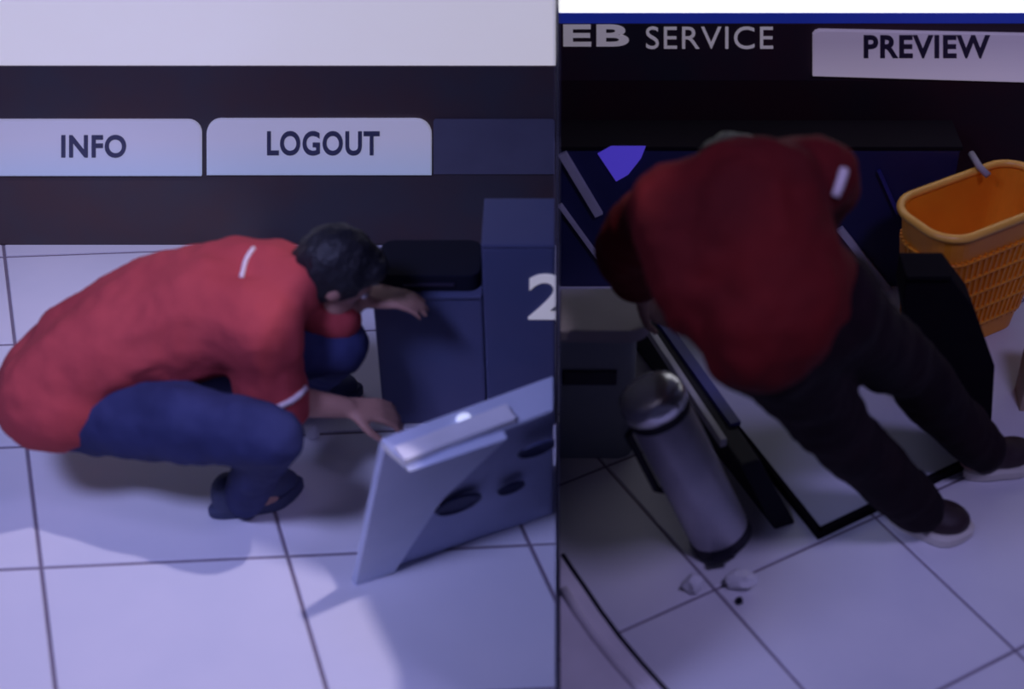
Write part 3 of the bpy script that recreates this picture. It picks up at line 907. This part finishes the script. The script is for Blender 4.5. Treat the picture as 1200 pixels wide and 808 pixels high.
# ---- pale mat with a dark curved edge, lower left of the right bay
cv = [(654, 655), (668, 672), (684, 695), (702, 722), (724, 752), (748, 781), (772, 808), (800, 838)]
cp = [U(px, py) for px, py in cv]
poly = [(p.x, p.y) for p in cp]
poly = [(max(0.006, x), y) for x, y in poly] + [(poly[-1][0], Y0 + 0.02), (0.006, Y0 + 0.02)]
t = thing('floor_mat', 'pale mat with a dark curved edge on the floor at the divider', 'mat', (poly[0][0], poly[0][1], 0))
obj('mat', slab(poly, 0.001, 0.014, 0.002), M['mat_pale'], t)
obj('border', tube([Vec((max(0.012, p.x + 0.004), p.y, 0.010)) for p in cp], 0.007, 8), M['bindark'], t, smooth=True, label='dark curved border')
obj('ridge', tube([Vec((max(0.012, p.x - 0.045), p.y - 0.005, 0.014)) for p in cp[2:]], 0.012, 8), M['mat_pale'], t, smooth=True)

# ---- yellow basket
zr = 0.40
C0 = U(1110, 285, zr); Cf = U(1200, 250, zr)
b2 = (Cf - C0).normalized(); b1 = Vec((-b2.y, b2.x, 0))
C0 = C0 - b2 * 0.002 - b1 * 0.008
Wb, Db = 0.42, 0.215
t = thing('shopping_basket', 'yellow orange plastic basket standing behind the bending person', 'basket', C0 + b2 * Wb / 2 + b1 * Db / 2 - Vec((0, 0, zr)))
cen = C0 + b2 * Wb / 2 + b1 * Db / 2; cen.z = 0


def brect(z, sc, g=0.0, r=0.075, n=8):
    pts = []
    hw, hd = Wb / 2 * sc + g, Db / 2 * sc + g; r = r * sc + g
    for sx_, sy_, a0 in ((1, -1, -90), (1, 1, 0), (-1, 1, 90), (-1, -1, 180)):
        for k in range(n):
            a = math.radians(a0 + 90 * k / (n - 1))
            x = sx_ * (hw - r) + r * math.cos(a); y = sy_ * (hd - r) + r * math.sin(a)
            pts.append(cen + b2 * x + b1 * y + Vec((0, 0, z)))
    return pts


def scl(z): return 0.72 + 0.28 * z / zr
wallr = [brect(0.002, scl(0)), brect(0.09, scl(0.09)), brect(0.2, scl(0.2)), brect(zr - 0.01, scl(zr))]
inner = [brect(zr - 0.01, scl(zr), -0.004), brect(0.2, scl(0.2), -0.004), brect(0.012, scl(0), -0.004)]
obj('wall', loft(wallr + inner), M['yellow'], t)
obj('rim', tube(brect(zr, 1.0, 0.004), 0.011, 8, closed=True), M['yellow_rim'], t, smooth=True, label='lighter amber rim')
for z in (0.07, 0.13, 0.19, 0.25, 0.31):
    obj('band', tube(brect(z, scl(z), 0.003), 0.005, 6, closed=True), M['yellow'], t, smooth=True)
lo, hi = brect(0.06, scl(0.06), 0.003), brect(0.32, scl(0.32), 0.003)
bm = bmesh.new()
for k in range(len(lo)):
    beam(lo[k], hi[k], 0.006, 0.006, up=b2 + b1 * 0.3, bm=bm)
for k in range(1, 12):
    for q, p_ in ((-1, 1), (1, 1)):
        for z0, z1 in ((0.06, 0.32),):
            def pt(z): 
                s_ = scl(z); return cen + b2 * (Wb / 2 - 0.075) * s_ * (-1 + 2 * k / 12) + b1 * q * (Db / 2 * s_ + 0.003) + Vec((0, 0, z))
            beam(pt(z0), pt(z1), 0.006, 0.006, up=b1, bm=bm)
rb_ = obj('ribs', bm, M['yellow'], t); rb_['kind'] = 'stuff'
h0 = U(1158, 206, zr + 0.01); 
obj('handle', tube([h0, U(1148, 196, zr + 0.02), U(1138, 180, zr + 0.03)], 0.009, 8), M['counter_rim'], t, smooth=True, label='short grey handle stub')

# ---- kraft bag in front of the basket at the right edge
c = U(1195, 470)
t = thing('paper_bag', 'beige paper bag standing in front of the yellow basket', 'bag', c)
def bagring(z, s_): return [c + Vec((x * s_ + 0.05, y * s_, z)) for x, y in ((-0.06, -0.04), (0.07, -0.05), (0.08, 0.04), (-0.05, 0.05))]
obj('bag', loft([bagring(0.0, 1.0), bagring(0.12, 1.03), bagring(0.24, 0.94), bagring(0.245, 0.88), bagring(0.14, 0.92)]), M['beige'], t)
